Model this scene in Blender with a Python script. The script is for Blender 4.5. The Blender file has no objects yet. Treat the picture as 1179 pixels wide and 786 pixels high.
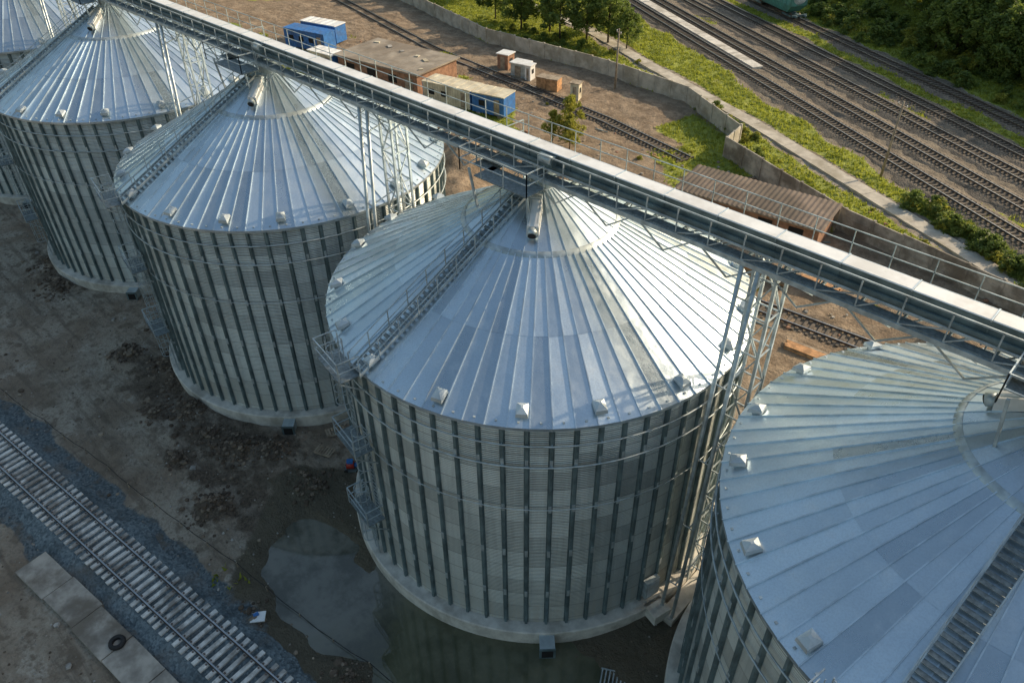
import bpy, math, random
import numpy as np
from mathutils import Vector, Matrix
R_=math.radians
random.seed(7); rng=np.random.default_rng(7)
scene=bpy.context.scene
col=scene.collection

# ---------------------------------------------------------------- node helpers
def new_mat(name):
    m=bpy.data.materials.new(name); m.use_nodes=True
    nt=m.node_tree; b=nt.nodes['Principled BSDF']
    return m,nt,b
class N:
    def __init__(s,nt): s.nt=nt
    def n(s,t,**k):
        x=s.nt.nodes.new(t)
        for a,b in k.items(): setattr(x,a,b)
        return x
    def l(s,a,b): s.nt.links.new(a,b)
    def val(s,x,sock):
        if isinstance(x,(int,float)): sock.default_value=x
        elif isinstance(x,(tuple,list)):
            sock.default_value=tuple(x)+((1,) if len(x)==3 and len(sock.default_value)==4 else ())
        else: s.l(x,sock)
    def math(s,op,a,b=None,c=None,clamp=False):
        x=s.n('ShaderNodeMath',operation=op,use_clamp=clamp); s.val(a,x.inputs[0])
        if b is not None: s.val(b,x.inputs[1])
        if c is not None: s.val(c,x.inputs[2])
        return x.outputs[0]
    def mix(s,f,a,b,mode='MIX'):
        x=s.n('ShaderNodeMix',data_type='RGBA',blend_type=mode); s.val(f,x.inputs[0]); s.val(a,x.inputs[6]); s.val(b,x.inputs[7]); return x.outputs[2]
    def noise(s,vec,scale,detail=4,rough=.55):
        x=s.n('ShaderNodeTexNoise'); 
        if vec is not None: s.l(vec,x.inputs['Vector'])
        x.inputs['Scale'].default_value=scale; x.inputs['Detail'].default_value=detail; x.inputs['Roughness'].default_value=rough
        return x.outputs[0]
    def ramp(s,f,lo,hi,a=0.,b=1.):
        x=s.n('ShaderNodeMapRange',interpolation_type='SMOOTHSTEP'); s.val(f,x.inputs[0]); 
        x.inputs[1].default_value=lo;x.inputs[2].default_value=hi;x.inputs[3].default_value=a;x.inputs[4].default_value=b
        return x.outputs[0]
    def bump(s,h,strength,dist,nrm=None):
        x=s.n('ShaderNodeBump'); x.inputs['Strength'].default_value=strength; x.inputs['Distance'].default_value=dist
        s.l(h,x.inputs['Height'])
        if nrm is not None: s.l(nrm,x.inputs['Normal'])
        return x.outputs[0]
def simple(name,c,rough=.7,metal=0.,var=.25,scale=3.,bump=0.,dirt=None,dirtamt=.5):
    m,nt,b=new_mat(name); g=N(nt)
    oi=g.n('ShaderNodeNewGeometry').outputs['Position']
    n1=g.noise(oi,scale,5,.6)
    f=g.ramp(n1,.3,.7)
    lo=tuple(x*(1-var) for x in c); hi=tuple(min(1,x*(1+var)) for x in c)
    cc=g.mix(f,lo,hi)
    if dirt:
        n2=g.noise(oi,scale*.35,6,.65); cc=g.mix(g.math('MULTIPLY',g.ramp(n2,.45,.65),dirtamt),cc,dirt)
    g.l(cc,b.inputs['Base Color']); b.inputs['Roughness'].default_value=rough; b.inputs['Metallic'].default_value=metal
    if bump: g.l(g.bump(g.noise(oi,scale*6,3),.6,bump),b.inputs['Normal'])
    return m

def galv(name,base,rough,kind):
    """galvanised sheet; UV.x counts panels, UV.y metres (or courses)"""
    m,nt,b=new_mat(name); g=N(nt)
    uv=g.n('ShaderNodeUVMap').outputs[0]
    sep=g.n('ShaderNodeSeparateXYZ'); g.l(uv,sep.inputs[0])
    oi=g.n('ShaderNodeObjectInfo').outputs['Random']
    tc=g.n('ShaderNodeTexCoord').outputs['Object']
    add=g.n('ShaderNodeVectorMath',operation='ADD'); g.l(tc,add.inputs[0])
    cb=g.n('ShaderNodeCombineXYZ'); g.val(g.math('MULTIPLY',oi,53.),cb.inputs[0]); g.val(g.math('MULTIPLY',oi,31.),cb.inputs[2]); g.l(cb.outputs[0],add.inputs[1])
    pos=add.outputs[0]
    x=sep.outputs[0]; y=sep.outputs[1]
    if kind=='wall':
        yr=g.math('DIVIDE',y,1.13); fy=g.math('FLOOR',yr)
        st=g.math('MODULO',fy,2.); fx=g.math('FLOOR',g.math('ADD',g.math('DIVIDE',x,2.),g.math('MULTIPLY',st,.5)))
    else:
        yr=y; fy=g.math('FLOOR',yr); fx=g.math('FLOOR',x)
    c3=g.n('ShaderNodeCombineXYZ'); g.l(fx,c3.inputs[0]); g.l(fy,c3.inputs[1]); g.l(g.math('MULTIPLY',oi,97.),c3.inputs[2])
    wn=g.n('ShaderNodeTexWhiteNoise'); g.l(c3.outputs[0],wn.inputs[0]); w=wn.outputs[0]
    big=g.noise(pos,.16,4,.5); med=g.noise(pos,1.1,6,.7); fine=g.noise(pos,14.,3,.7)
    ww=.4 if kind=='wall' else .3
    t=g.math('ADD',g.math('MULTIPLY',w,ww),g.math('MULTIPLY',big,1-ww))
    if kind=='wall':
        mp=g.n('ShaderNodeMapping'); mp.inputs['Scale'].default_value=(3.,3.,.18); g.l(pos,mp.inputs[0])
        stv=g.noise(mp.outputs[0],1.,5,.65)
        t=g.math('ADD',g.math('MULTIPLY',t,.6),g.math('MULTIPLY',stv,.4))
    k0=.6 if kind=='wall' else .78
    lo=tuple(v*k0 for v in base); hi=tuple(min(1,v*1.14) for v in base)
    cc=g.mix(g.ramp(t,.28,.70),lo,hi)
    cc=g.mix(g.ramp(med,.5,.72,0,.45),cc,(.80,.85,.88) if kind!='wall' else (.80,.81,.77))
    cc=g.mix(g.ramp(fine,.35,.7,0,.25),cc,tuple(v*.6 for v in base))
    if kind=='wall':
        gy=g.ramp(y,.9,5.,.5,0.); cc=g.mix(g.math('MULTIPLY',gy,g.ramp(stv,.35,.6)),cc,(.46,.42,.34))
        fr=g.math('FRACT',yr); ln=g.math('LESS_THAN',fr,.045); cc=g.mix(g.math('MULTIPLY',ln,.55),cc,(.2,.21,.22))
        h=g.math('SINE',g.math('MULTIPLY',y,2*math.pi/.113))
        nrm=g.bump(h,.8,.02)
    else:
        fr=g.math('FRACT',yr); ln=g.math('LESS_THAN',fr,.012); cc=g.mix(g.math('MULTIPLY',ln,.5),cc,(.2,.22,.24))
        nrm=g.bump(g.math('ADD',g.math('MULTIPLY',w,.2),g.noise(pos,.9,3,.5)),.5,.08)
    g.l(cc,b.inputs['Base Color']); g.l(nrm,b.inputs['Normal'])
    b.inputs['Metallic'].default_value=.85 if kind!='wall' else .5
    wr=.3
    g.l(g.ramp(g.math('ADD',g.math('MULTIPLY',w,wr),g.math('MULTIPLY',med,1-wr)),.25,.75,rough-.08,rough+.10),b.inputs['Roughness'])
    return m

M={}
M['wall']=galv('galvanised_wall',(.70,.765,.765),.40,'wall')
M['roof']=galv('galvanised_roof',(.68,.79,.87),.34,'roof')
M['steel']=simple('galvanised_steel',(.46,.53,.56),.45,.5,.25,2.)
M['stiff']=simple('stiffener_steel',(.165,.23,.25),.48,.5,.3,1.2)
M['rib']=simple('rib_steel',(.60,.70,.77),.38,.75,.2,1.)
M['vent']=simple('vent_steel',(.50,.57,.61),.5,.4,.2,1.)
M['dark']=simple('dark_opening',(.012,.012,.013),.8)
M['white']=simple('white_sheet',(.82,.84,.85),.45,.1,.06,1.5,dirt=(.55,.54,.51),dirtamt=.5)
M['grate']=simple('grating',(.22,.26,.275),.6,.4,.3,6.)
M['concrete']=simple('concrete',(.60,.58,.53),.9,0,.18,1.3,.01,dirt=(.30,.275,.23),dirtamt=.7)
M['concrete_d']=simple('concrete_old',(.36,.335,.295),.95,0,.35,.9,.03,dirt=(.17,.145,.115),dirtamt=.9)
M['path']=simple('path_concrete',(.46,.43,.37),.95,0,.2,.9,.01,dirt=(.27,.24,.18),dirtamt=.7)
M['sleeper']=simple('concrete_sleeper',(.66,.65,.62),.9,0,.3,1.7,0,dirt=(.19,.165,.14),dirtamt=.8)
M['sleeperw']=simple('wood_sleeper',(.12,.10,.08),.9,0,.4,2.)
M['rail']=simple('rail_steel',(.16,.12,.10),.4,.6,.25,3.)
M['railtop']=simple('rail_head',(.5,.5,.5),.25,.95,.1,3.)
M['blue']=simple('blue_paint',(.035,.16,.45),.5,0,.2,2.,dirt=(.12,.12,.12),dirtamt=.3)
M['teal']=simple('teal_paint',(.10,.30,.27),.5,0,.2,1.,dirt=(.1,.09,.07),dirtamt=.4)
M['red']=simple('red_paint',(.35,.03,.02),.45)
M['cream']=simple('cream_sheet',(.60,.56,.44),.7,0,.2,.8,dirt=(.3,.24,.16),dirtamt=.5)
M['wood']=simple('timber',(.45,.25,.12),.8,0,.35,2.)
M['woodg']=simple('weathered_timber',(.30,.25,.19),.85,0,.35,2.)
M['rubber']=simple('rubber',(.02,.02,.022),.75)
M['brownroof']=simple('fibre_cement_roof',(.17,.135,.11),.9,0,.35,.5,.01,dirt=(.10,.085,.068),dirtamt=.7)
M['felt']=simple('roofing_felt',(.29,.26,.22),.95,0,.3,.35,.01,dirt=(.17,.14,.11),dirtamt=.7)
M['brick']=simple('brick',(.30,.17,.11),.9,0,.3,1.5)
M['bark']=simple('bark',(.09,.07,.05),.95,0,.35,3.)
M['rock']=simple('stone',(.33,.32,.30),.9,0,.4,1.5)
M['clod']=simple('soil_clod',(.10,.075,.055),.95,0,.4,1.5)
M['clodl']=simple('soil_clod_light',(.20,.16,.12),.95,0,.4,1.5)

def gravel(name,a,b_,scale):
    m,nt,b=new_mat(name); g=N(nt); pos=g.n('ShaderNodeNewGeometry').outputs['Position']
    v=g.n('ShaderNodeTexVoronoi'); g.l(pos,v.inputs['Vector']); v.inputs['Scale'].default_value=scale
    s=g.n('ShaderNodeSeparateColor'); g.l(v.outputs['Color'],s.inputs[0])
    cc=g.mix(s.outputs[0],a,b_); cc=g.mix(g.ramp(g.noise(pos,.5,5,.6),.45,.68,0,.7),cc,tuple(x*.6 for x in a))
    cc=g.mix(g.ramp(g.noise(pos,.23,5,.6),.5,.68,0,.6),cc,(.16,.135,.108))
    g.l(cc,b.inputs['Base Color']); b.inputs['Roughness'].default_value=.9
    g.l(g.bump(v.outputs['Distance'],.9,.05),b.inputs['Normal']); return m
M['ballast']=gravel('ballast_blue',(.07,.098,.115),(.20,.25,.275),8.)
M['ballastb']=gravel('ballast_brown',(.11,.09,.068),(.25,.21,.165),7.)

def leafmat(name,a,b_):
    m,nt,b=new_mat(name); g=N(nt); pos=g.n('ShaderNodeNewGeometry').outputs['Position']
    r=g.n('ShaderNodeObjectInfo').outputs['Random']
    f=g.math('ADD',g.math('MULTIPLY',g.ramp(g.noise(pos,.7,3,.6),.35,.65),.7),g.math('MULTIPLY',r,.3))
    cc=g.mix(f,a,b_); g.l(cc,b.inputs['Base Color']); b.inputs['Roughness'].default_value=.6
    tr=g.n('ShaderNodeBsdfTranslucent'); g.l(cc,tr.inputs[0]); mx=g.n('ShaderNodeMixShader'); mx.inputs[0].default_value=.5
    out=nt.nodes['Material Output']; g.l(b.outputs[0],mx.inputs[1]); g.l(tr.outputs[0],mx.inputs[2]); g.l(mx.outputs[0],out.inputs[0]); return m
M['leaf']=leafmat('foliage',(.09,.145,.035),(.25,.32,.07))
M['leafy']=leafmat('foliage_light',(.25,.27,.045),(.46,.45,.08))
M['grass']=leafmat('grass_blades',(.19,.23,.03),(.44,.47,.07))

# ---------------------------------------------------------------- mesh builder
class MB:
    def __init__(s): s.v=[];s.f=[];s.m=[];s.uv=[];s.mats=[];s.smooth=[]
    def mi(s,k):
        if k not in s.mats: s.mats.append(k)
        return s.mats.index(k)
    def face(s,pts,k,uv=None,sm=False):
        i=len(s.v); s.v+= [tuple(p) for p in pts]; s.f.append(tuple(range(i,i+len(pts)))); s.m.append(s.mi(k)); s.uv.append(uv or [(0,0)]*len(pts)); s.smooth.append(sm)
    def hexa(s,p,k):
        i=len(s.v); s.v+=[tuple(q) for q in p]
        for q in ((3,2,1,0),(4,5,6,7),(0,1,5,4),(1,2,6,5),(2,3,7,6),(3,0,4,7)):
            s.f.append(tuple(i+a for a in q)); s.m.append(s.mi(k)); s.uv.append([(0,0)]*4); s.smooth.append(False)
    def box(s,c,d,k,rz=0.,taper=1.):
        x,y,z=[a/2 for a in d]; ca,sa=math.cos(rz),math.sin(rz); P=[]
        for zz,t in((-z,1),(z,taper)):
            for a,b in((-x,-y),(x,-y),(x,y),(-x,y)):
                a*=t;b*=t
                P.append((c[0]+a*ca-b*sa,c[1]+a*sa+b*ca,c[2]+zz))
        s.hexa(P,k)
    def beam(s,a,b,w,h,k,up=(0,0,1)):
        a=Vector(a);b=Vector(b);d=(b-a); 
        if d.length<1e-6:return
        d.normalize(); u=Vector(up)
        if abs(d.dot(u))>.98: u=Vector((1,0,0))
        r=d.cross(u).normalized(); u=r.cross(d)
        P=[]
        for q in(a,b):
            for x,y in((-1,-1),(1,-1),(1,1),(-1,1)): P.append(q+r*x*w/2+u*y*h/2)
        s.hexa([P[0],P[1],P[2],P[3],P[4],P[5],P[6],P[7]],k)
    def tube(s,a,b,r,k,n=6,r2=None,cap=True):
        a=Vector(a);b=Vector(b);d=(b-a).normalized(); u=Vector((0,0,1)) if abs(d.z)<.98 else Vector((1,0,0))
        x=d.cross(u).normalized(); y=x.cross(d); r2=r if r2 is None else r2
        i=len(s.v)
        for q,rr in((a,r),(b,r2)):
            for j in range(n):
                t=2*math.pi*j/n; s.v.append(tuple(q+(x*math.cos(t)+y*math.sin(t))*rr))
        for j in range(n):
            s.f.append((i+j,i+(j+1)%n,i+n+(j+1)%n,i+n+j)); s.m.append(s.mi(k)); s.uv.append([(0,0)]*4); s.smooth.append(True)
        if cap:
            s.f.append(tuple(i+n+j for j in range(n))); s.m.append(s.mi(k)); s.uv.append([(0,0)]*n); s.smooth.append(False)
            s.f.append(tuple(i+n-1-j for j in range(n))); s.m.append(s.mi(k)); s.uv.append([(0,0)]*n); s.smooth.append(False)
    def lathe(s,prof,n,k,uvn=1.,sm=True,uvy=None):
        i=len(s.v)
        for r,z in prof:
            for j in range(n):
                t=2*math.pi*j/n; s.v.append((r*math.cos(t),r*math.sin(t),z))
        for a in range(len(prof)-1):
            for j in range(n):
                j2=(j+1)%n
                s.f.append((i+a*n+j,i+a*n+j2,i+(a+1)*n+j2,i+(a+1)*n+j)); s.m.append(s.mi(k)); s.smooth.append(sm)
                y0=uvy[a] if uvy else prof[a][1]; y1=uvy[a+1] if uvy else prof[a+1][1]
                s.uv.append([(j/n*uvn+1e-4,y0),((j+1)/n*uvn-1e-4,y0),((j+1)/n*uvn-1e-4,y1),(j/n*uvn+1e-4,y1)])
    def ring(s,R,z,r,k,n=96,m=5,a0=0,a1=2*math.pi):
        pts=[(R*math.cos(a0+(a1-a0)*j/n),R*math.sin(a0+(a1-a0)*j/n),z) for j in range(n+1)]
        for j in range(n): s.tube(pts[j],pts[j+1],r,k,m,cap=False)
    def mesh(s,name):
        me=bpy.data.meshes.new(name); me.from_pydata(s.v,[],s.f)
        for k in s.mats: me.materials.append(M[k])
        me.polygons.foreach_set('material_index',s.m); me.polygons.foreach_set('use_smooth',s.smooth)
        ul=me.uv_layers.new(name='UVMap'); fl=[c for f in s.uv for p in f for c in p]; ul.data.foreach_set('uv',fl)
        me.update(); return me
    def obj(s,name,parent=None,loc=(0,0,0),rz=0):
        return mkobj(name,s.mesh(name),parent,loc,rz)
def mkobj(name,me,parent=None,loc=(0,0,0),rz=0,sc=1):
    o=bpy.data.objects.new(name,me); col.objects.link(o); o.location=loc; o.rotation_euler=(0,0,rz)
    o.scale=(sc,)*3 if not isinstance(sc,tuple) else sc
    if parent: o.parent=parent
    return o
def empty(name,loc=(0,0,0),rz=0):
    o=bpy.data.objects.new(name,None); col.objects.link(o); o.location=loc; o.rotation_euler=(0,0,rz); o.empty_display_size=.5; return o

# ---------------------------------------------------------------- SILOS
RS=11.0; HW=15.49; HR=5.96; RC=3.87; SP=24.03; Z0=.9
def zr(r): return HW+(RS-r)/RS*HR
def pol(az,r,z): return (r*math.cos(az),r*math.sin(az),z)
b=MB(); b.lathe([(11.55,-.6),(11.55,Z0-.06),(11.49,Z0),(10.5,Z0)],96,'concrete',sm=False)
me_found=b.mesh('foundation')
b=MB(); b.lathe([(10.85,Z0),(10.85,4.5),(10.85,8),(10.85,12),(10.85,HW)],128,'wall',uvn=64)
me_wall=b.mesh('wall')
b=MB()
NS=64
for j in range(NS):
    a=2*math.pi*j/NS
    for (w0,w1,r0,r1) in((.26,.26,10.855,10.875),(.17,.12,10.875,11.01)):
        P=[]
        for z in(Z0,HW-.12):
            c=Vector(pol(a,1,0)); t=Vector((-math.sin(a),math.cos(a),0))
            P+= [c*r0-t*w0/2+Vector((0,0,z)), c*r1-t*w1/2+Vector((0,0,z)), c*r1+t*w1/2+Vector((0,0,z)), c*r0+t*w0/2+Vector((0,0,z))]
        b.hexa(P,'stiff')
    for z in(3.6,6.9,10.2,13.2):
        c=pol(a,11.01,z); b.box(c,(.03,.15,.45),'steel',a)
me_stiff=b.mesh('stiffeners')
b=MB()
for z in(14.35,13.05): b.ring(11.1,z,.045,'steel')
b.ring(11.06,10.2,.025,'steel')
for j in range(NS):
    if j%2==0:
        a=2*math.pi*j/NS
        for z in(14.35,13.05): b.box(pol(a,11.05,z),(.12,.05,.08),'steel',a)
me_rings=b.mesh('wind_rings')
NP=72
b=MB()
def roofsector(r0,r1,dz,k,n,y0,y1,off=0.):
    for j in range(n):
        a0=2*math.pi*(j+off)/n;a1=2*math.pi*(j+1+off)/n
        b.face([pol(a0,r0,zr(r0)+dz),pol(a1,r0,zr(r0)+dz),pol(a1,r1,zr(r1)+dz),pol(a0,r1,zr(r1)+dz)],k,[(j+.01,y0),(j+.99,y0),(j+.99,y1),(j+.01,y1)])
roofsector(11.12,7.4,0,'roof',NP,.02,.98)
roofsector(7.43,RC-.1,.012,'roof',NP,1.02,1.98)
roofsector(RC,.72,.07,'roof',36,2.02,2.98)
for j in range(36):
    a0=2*math.pi*j/36;a1=2*math.pi*(j+1)/36
    b.face([pol(a0,RC,zr(RC)-.02),pol(a1,RC,zr(RC)-.02),pol(a1,RC,zr(RC)+.07),pol(a0,RC,zr(RC)+.07)],'rib')
b.lathe([(11.12,zr(11.12)-.16),(11.13,zr(11.12)+.005)],NP,'rib',sm=False)
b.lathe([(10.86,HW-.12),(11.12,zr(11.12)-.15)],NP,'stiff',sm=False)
me_roof=b.mesh('roof')
b=MB()
def rib(a,r0,r1,dz,w,h,k):
    c0=Vector(pol(a,r0,zr(r0)+dz+h/2));c1=Vector(pol(a,r1,zr(r1)+dz+h/2)); b.beam(c0,c1,w,h,k)
for j in range(NP): rib(2*math.pi*j/NP,11.15,RC+.02,0,.045,.065,'rib')
for j in range(36): rib(2*math.pi*j/36,RC+.03,.8,.07,.03,.035,'rib')
b.lathe([(.75,zr(.7)-.1),(.75,22.0),(.95,22.0),(.95,22.08),(.3,22.2)],24,'steel')
b.lathe([(RC+.12,zr(RC+.12)+.01),(RC+.02,zr(RC)+.09),(RC-.12,zr(RC-.12)+.09)],72,'steel')
for j in range(NP):
    a=2*math.pi*(j+.5)/NP; b.box(pol(a,10.9,zr(10.9)+.02),(.1,.1,.03),'steel',a)
me_ribs=b.mesh('roof_ribs')
b=MB()
for k in range(18):
    a=R_(-93+20*k+(1.2 if k%3 else -1))
    c=10.5; T=Matrix.Rotation(a,4,'Z')
    def q(x,y,z): return T@Vector((x,y,z))
    zb=zr(c)
    b.hexa([q(c-.15,-.16,zb-.05),q(c+.15,-.16,zb-.2),q(c+.15,.16,zb-.2),q(c-.15,.16,zb-.05),q(c-.15,-.16,zb+.25),q(c+.2,-.16,zb+.15),q(c+.2,.16,zb+.15),q(c-.15,.16,zb+.25)],'steel')
    b.hexa([q(c-.25,-.27,zb+.2),q(c+.36,-.27,zb+.02),q(c+.36,.27,zb+.02),q(c-.25,.27,zb+.2),q(c-.22,-.25,zb+.34),q(c+.34,-.25,zb+.2),q(c+.34,.25,zb+.2),q(c-.22,.25,zb+.34)],'vent')
    b.hexa([q(c-.22,-.25,zb+.343),q(c+.34,-.25,zb+.203),q(c+.34,.25,zb+.203),q(c-.22,.25,zb+.343),q(c,-.05,zb+.41),q(c+.12,-.05,zb+.38),q(c+.12,.05,zb+.38),q(c,.05,zb+.41)],'vent')
me_vents=b.mesh('eave_vents')
SA=R_(-95)
b=MB()
T=Matrix.Rotation(SA,4,'Z')
def q(x,y,z): return T@Vector((x,y,z))
r0,r1=11.35,1.1
for y in(-.4,.4):
    b.beam(q(r0,y,zr(r0)+.22),q(r1,y,zr(r1)+.22),.05,.16,'steel')
L=int((r0-r1)/.29)
for i in range(L):
    r=r0-.15-i*.29; b.box(q(r,0,zr(r)+.26),(.20,.76,.03),'grate',SA)
for y in(-.42,.42):
    n=9
    for i in range(n+1):
        r=r0+(r1-r0)*i/n; b.beam(q(r,y,zr(r)+.15),q(r,y,zr(r)+1.1),.04,.04,'steel')
    for h in(.6,1.1): b.beam(q(r0,y,zr(r0)+h),q(r1,y,zr(r1)+h),.035,.035,'steel')
me_stair=b.mesh('roof_stair')
b=MB()
def ladder(a,z0,z1,r=11.2):
    T=Matrix.Rotation(a,4,'Z')
    def q(x,y,z): return T@Vector((x,y,z))
    for y in(-.25,.25): b.beam(q(r,y,z0),q(r,y,z1),.05,.05,'steel')
    z=z0+.2
    while z<z1: b.beam(q(r,-.25,z),q(r,.25,z),.03,.03,'steel'); z+=.3
    z=z0+2.2
    while z<z1:
        pts=[q(r+.38+.38*math.cos(t)-.05,.38*math.sin(t),z) for t in np.linspace(-2.4,2.4,9)]
        for i in range(8): b.beam(pts[i],pts[i+1],.04,.02,'steel')
        z+=.8
    for t in(-1.8,-.9,0,.9,1.8):
        b.beam(q(r+.33+.38*math.cos(t),.38*math.sin(t),z0+2.2),q(r+.33+.38*math.cos(t),.38*math.sin(t),z1),.03,.03,'steel')
def plat(a,z,w=1.9,dp=1.0):
    T=Matrix.Rotation(a,4,'Z')
    def q(x,y,z): return T@Vector((x,y,z))
    b.box(q(11.1+dp/2,0,z),(dp,w,.06),'grate',a)
    for y in(-w/2,w/2):
        b.beam(q(11.0,y,z-1.0),q(11.1+dp,y,z-.03),.06,.06,'steel')
        b.beam(q(11.1+dp,y,z),q(11.1+dp,y,z+1.1),.05,.05,'steel'); b.beam(q(11.1,y,z+1.1),q(11.1+dp,y,z+1.1),.05,.05,'steel'); b.beam(q(11.1,y,z+.55),q(11.1+dp,y,z+.55),.04,.04,'steel')
    b.beam(q(11.1+dp,-w/2,z+1.1),q(11.1+dp,w/2,z+1.1),.05,.05,'steel'); b.beam(q(11.1+dp,-w/2,z+.55),q(11.1+dp,w/2,z+.55),.04,.04,'steel')
ladder(R_(-103),10.6,16.6); ladder(R_(-97),5.4,11.7); ladder(R_(-103),.3,6.5)
plat(R_(-100),15.4,2.4,1.1); plat(R_(-100),10.5,2.2); plat(R_(-100),5.3,2.2)
me_ladder=b.mesh('wall_ladder')
b=MB()
b.hexa([(1.7,-.3,zr(1.7)+.08),(3.0,-.3,zr(3.0)+.08),(3.0,.3,zr(3.0)+.08),(1.7,.3,zr(1.7)+.08),(1.7,-.27,zr(1.7)+.55),(3.05,-.27,zr(3.05)+.62),(3.05,.27,zr(3.05)+.62),(1.7,.27,zr(1.7)+.55)],'white')
b.tube((3.0,0,zr(3.0)+.36),(3.3,0,zr(3.3)+.38),.24,'steel',14); b.tube((3.29,0,zr(3.3)+.38),(3.33,0,zr(3.33)+.37),.19,'dark',14)
b.box((1.5,.0,zr(1.5)+.35),(.35,.5,.4),'steel')
b.beam((1.75,-.2,zr(1.75)+.6),(2.95,-.2,zr(2.95)+.68),.03,.04,'steel')
b.beam((1.75,.2,zr(1.75)+.6),(2.95,.2,zr(2.95)+.68),.03,.04,'steel')
me_duct=b.mesh('cap_vent_duct')
b=MB()
b.box((11.85,0,.35),(.9,.75,.7),'steel',0); b.box((12.35,0,.35),(.1,.85,.8),'stiff'); b.box((12.41,0,.35),(.02,.6,.55),'dark'); b.box((11.85,0,.73),(.95,.8,.05),'rib')
me_inlet=b.mesh('aeration_inlet')
b=MB()
b.box((11.1,0,1.9),(.35,.9,1.3),'steel'); b.box((11.29,0,1.9),(.03,.75,1.1),'rib'); b.beam((11.4,-.35,.2),(12.3,-.35,.1),.05,.05,'steel'); b.box((11.8,0,.55),(1.0,1.1,.7),'concrete')
me_door=b.mesh('wall_access_door')
for i in range(-1,6):
    S=empty('grain_silo',((i-3)*SP,0,0))
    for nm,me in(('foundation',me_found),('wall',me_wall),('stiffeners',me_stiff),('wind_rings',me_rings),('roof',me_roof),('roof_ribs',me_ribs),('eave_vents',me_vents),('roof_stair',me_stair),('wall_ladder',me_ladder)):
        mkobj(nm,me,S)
    mkobj('cap_vent_duct',me_duct,S,rz=R_(-55 if i<4 else -176))
    mkobj('aeration_inlet',me_inlet,S,rz=R_(-45))
    mkobj('wall_access_door',me_door,S,rz=R_(-14))

# ---------------------------------------------------------------- CONVEYOR GALLERY
G=empty('conveyor_gallery')
U0,U1=-110,34
ZB=22.15
b=MB()
for v in(-1.35,1.25):
    b.beam((U0,v,ZB),(U1,v,ZB),.12,.2,'steel')
b.beam((U0,-1.35,ZB+.62),(U1,-1.35,ZB+.62),.06,.08,'steel')
b.beam((U0,-1.35,ZB+1.22),(U1,-1.35,ZB+1.22),.05,.06,'steel')
b.beam((U0,-.97,ZB+.62),(U1,-.97,ZB+.62),.08,.16,'stiff')
n=int((U1-U0)/1.5)
for i in range(n+1):
    u=U0+i*1.5
    b.beam((u,-1.35,ZB),(u,1.25,ZB),.08,.14,'steel')
    b.beam((u,-1.35,ZB+.1),(u,-1.35,ZB+1.22),.05,.05,'steel')
    if i<n:
        b.beam((u,-1.35,ZB+.1),(u+1.5,-1.35,ZB+.6) if i%2 else (u+.75,-1.35,ZB+.6),.045,.045,'steel')
        b.beam((u,-1.2,ZB-.02),(u+1.5,1.2,ZB-.02) ,.05,.05,'steel')
b.obj('truss',G)
b=MB()
u=U0
while u<U1:
    w=2.45
    b.box((u+w/2,-.52,ZB+.72),(w,.62,.95),'stiff')
    dz=random.uniform(-.006,.006)
    b.hexa([(u+.01,-.90,ZB+1.20),(u+w,-.90,ZB+1.20),(u+w,-.12,ZB+1.20),(u+.01,-.12,ZB+1.20),(u+.01,-.87,ZB+1.235+dz),(u+w,-.87,ZB+1.235+dz),(u+w,-.15,ZB+1.235+dz),(u+.01,-.15,ZB+1.235+dz)],'white')
    b.box((u+w+.025,-.52,ZB+1.22),(.05,.84,.08),'rib')
    b.box((u+w+.025,-.52,ZB+.72),(.05,.72,1.02),'stiff')
    u+=2.5
b.obj('conveyor_casing',G)
b=MB()
b.box(((U0+U1)/2,-1.12,ZB+.13),(U1-U0,.40,.04),'grate')
b.box(((U0+U1)/2,.58,ZB+.32),(U1-U0,1.26,.05),'grate')
b.beam((U0,-.04,ZB+.40),(U1,-.04,ZB+.40),.03,.12,'rib'); b.beam((U0,1.22,ZB+.40),(U1,1.22,ZB+.40),.03,.12,'rib')
b.obj('walkway',G)
b=MB()
for h in(.9,1.45): b.beam((U0,1.27,ZB+h),(U1,1.27,ZB+h),.035,.035,'steel')
for i in range(n+1): b.beam((U0+i*1.5,1.27,ZB+.1),(U0+i*1.5,1.27,ZB+1.45),.035,.035,'steel')
b.obj('handrail',G)
b=MB()
u=U0+1
while u<U1:
    du=(u+SP*10+SP/2)%SP-SP/2
    if abs(du)>1.6:
        b.beam((u,-1.35,ZB-.1),(u,0,ZB-1.05),.06,.06,'steel'); b.beam((u,1.25,ZB-.1),(u,0,ZB-1.05),.06,.06,'steel')
        b.beam((u-1.2,-1.35,ZB-.1),(u,-1.3,ZB-.95),.06,.06,'steel'); b.beam((u+1.2,-1.35,ZB-.1),(u,-1.3,ZB-.95),.06,.06,'steel')
    u+=3.0
b.obj('under_brackets',G)
b=MB()
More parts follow.
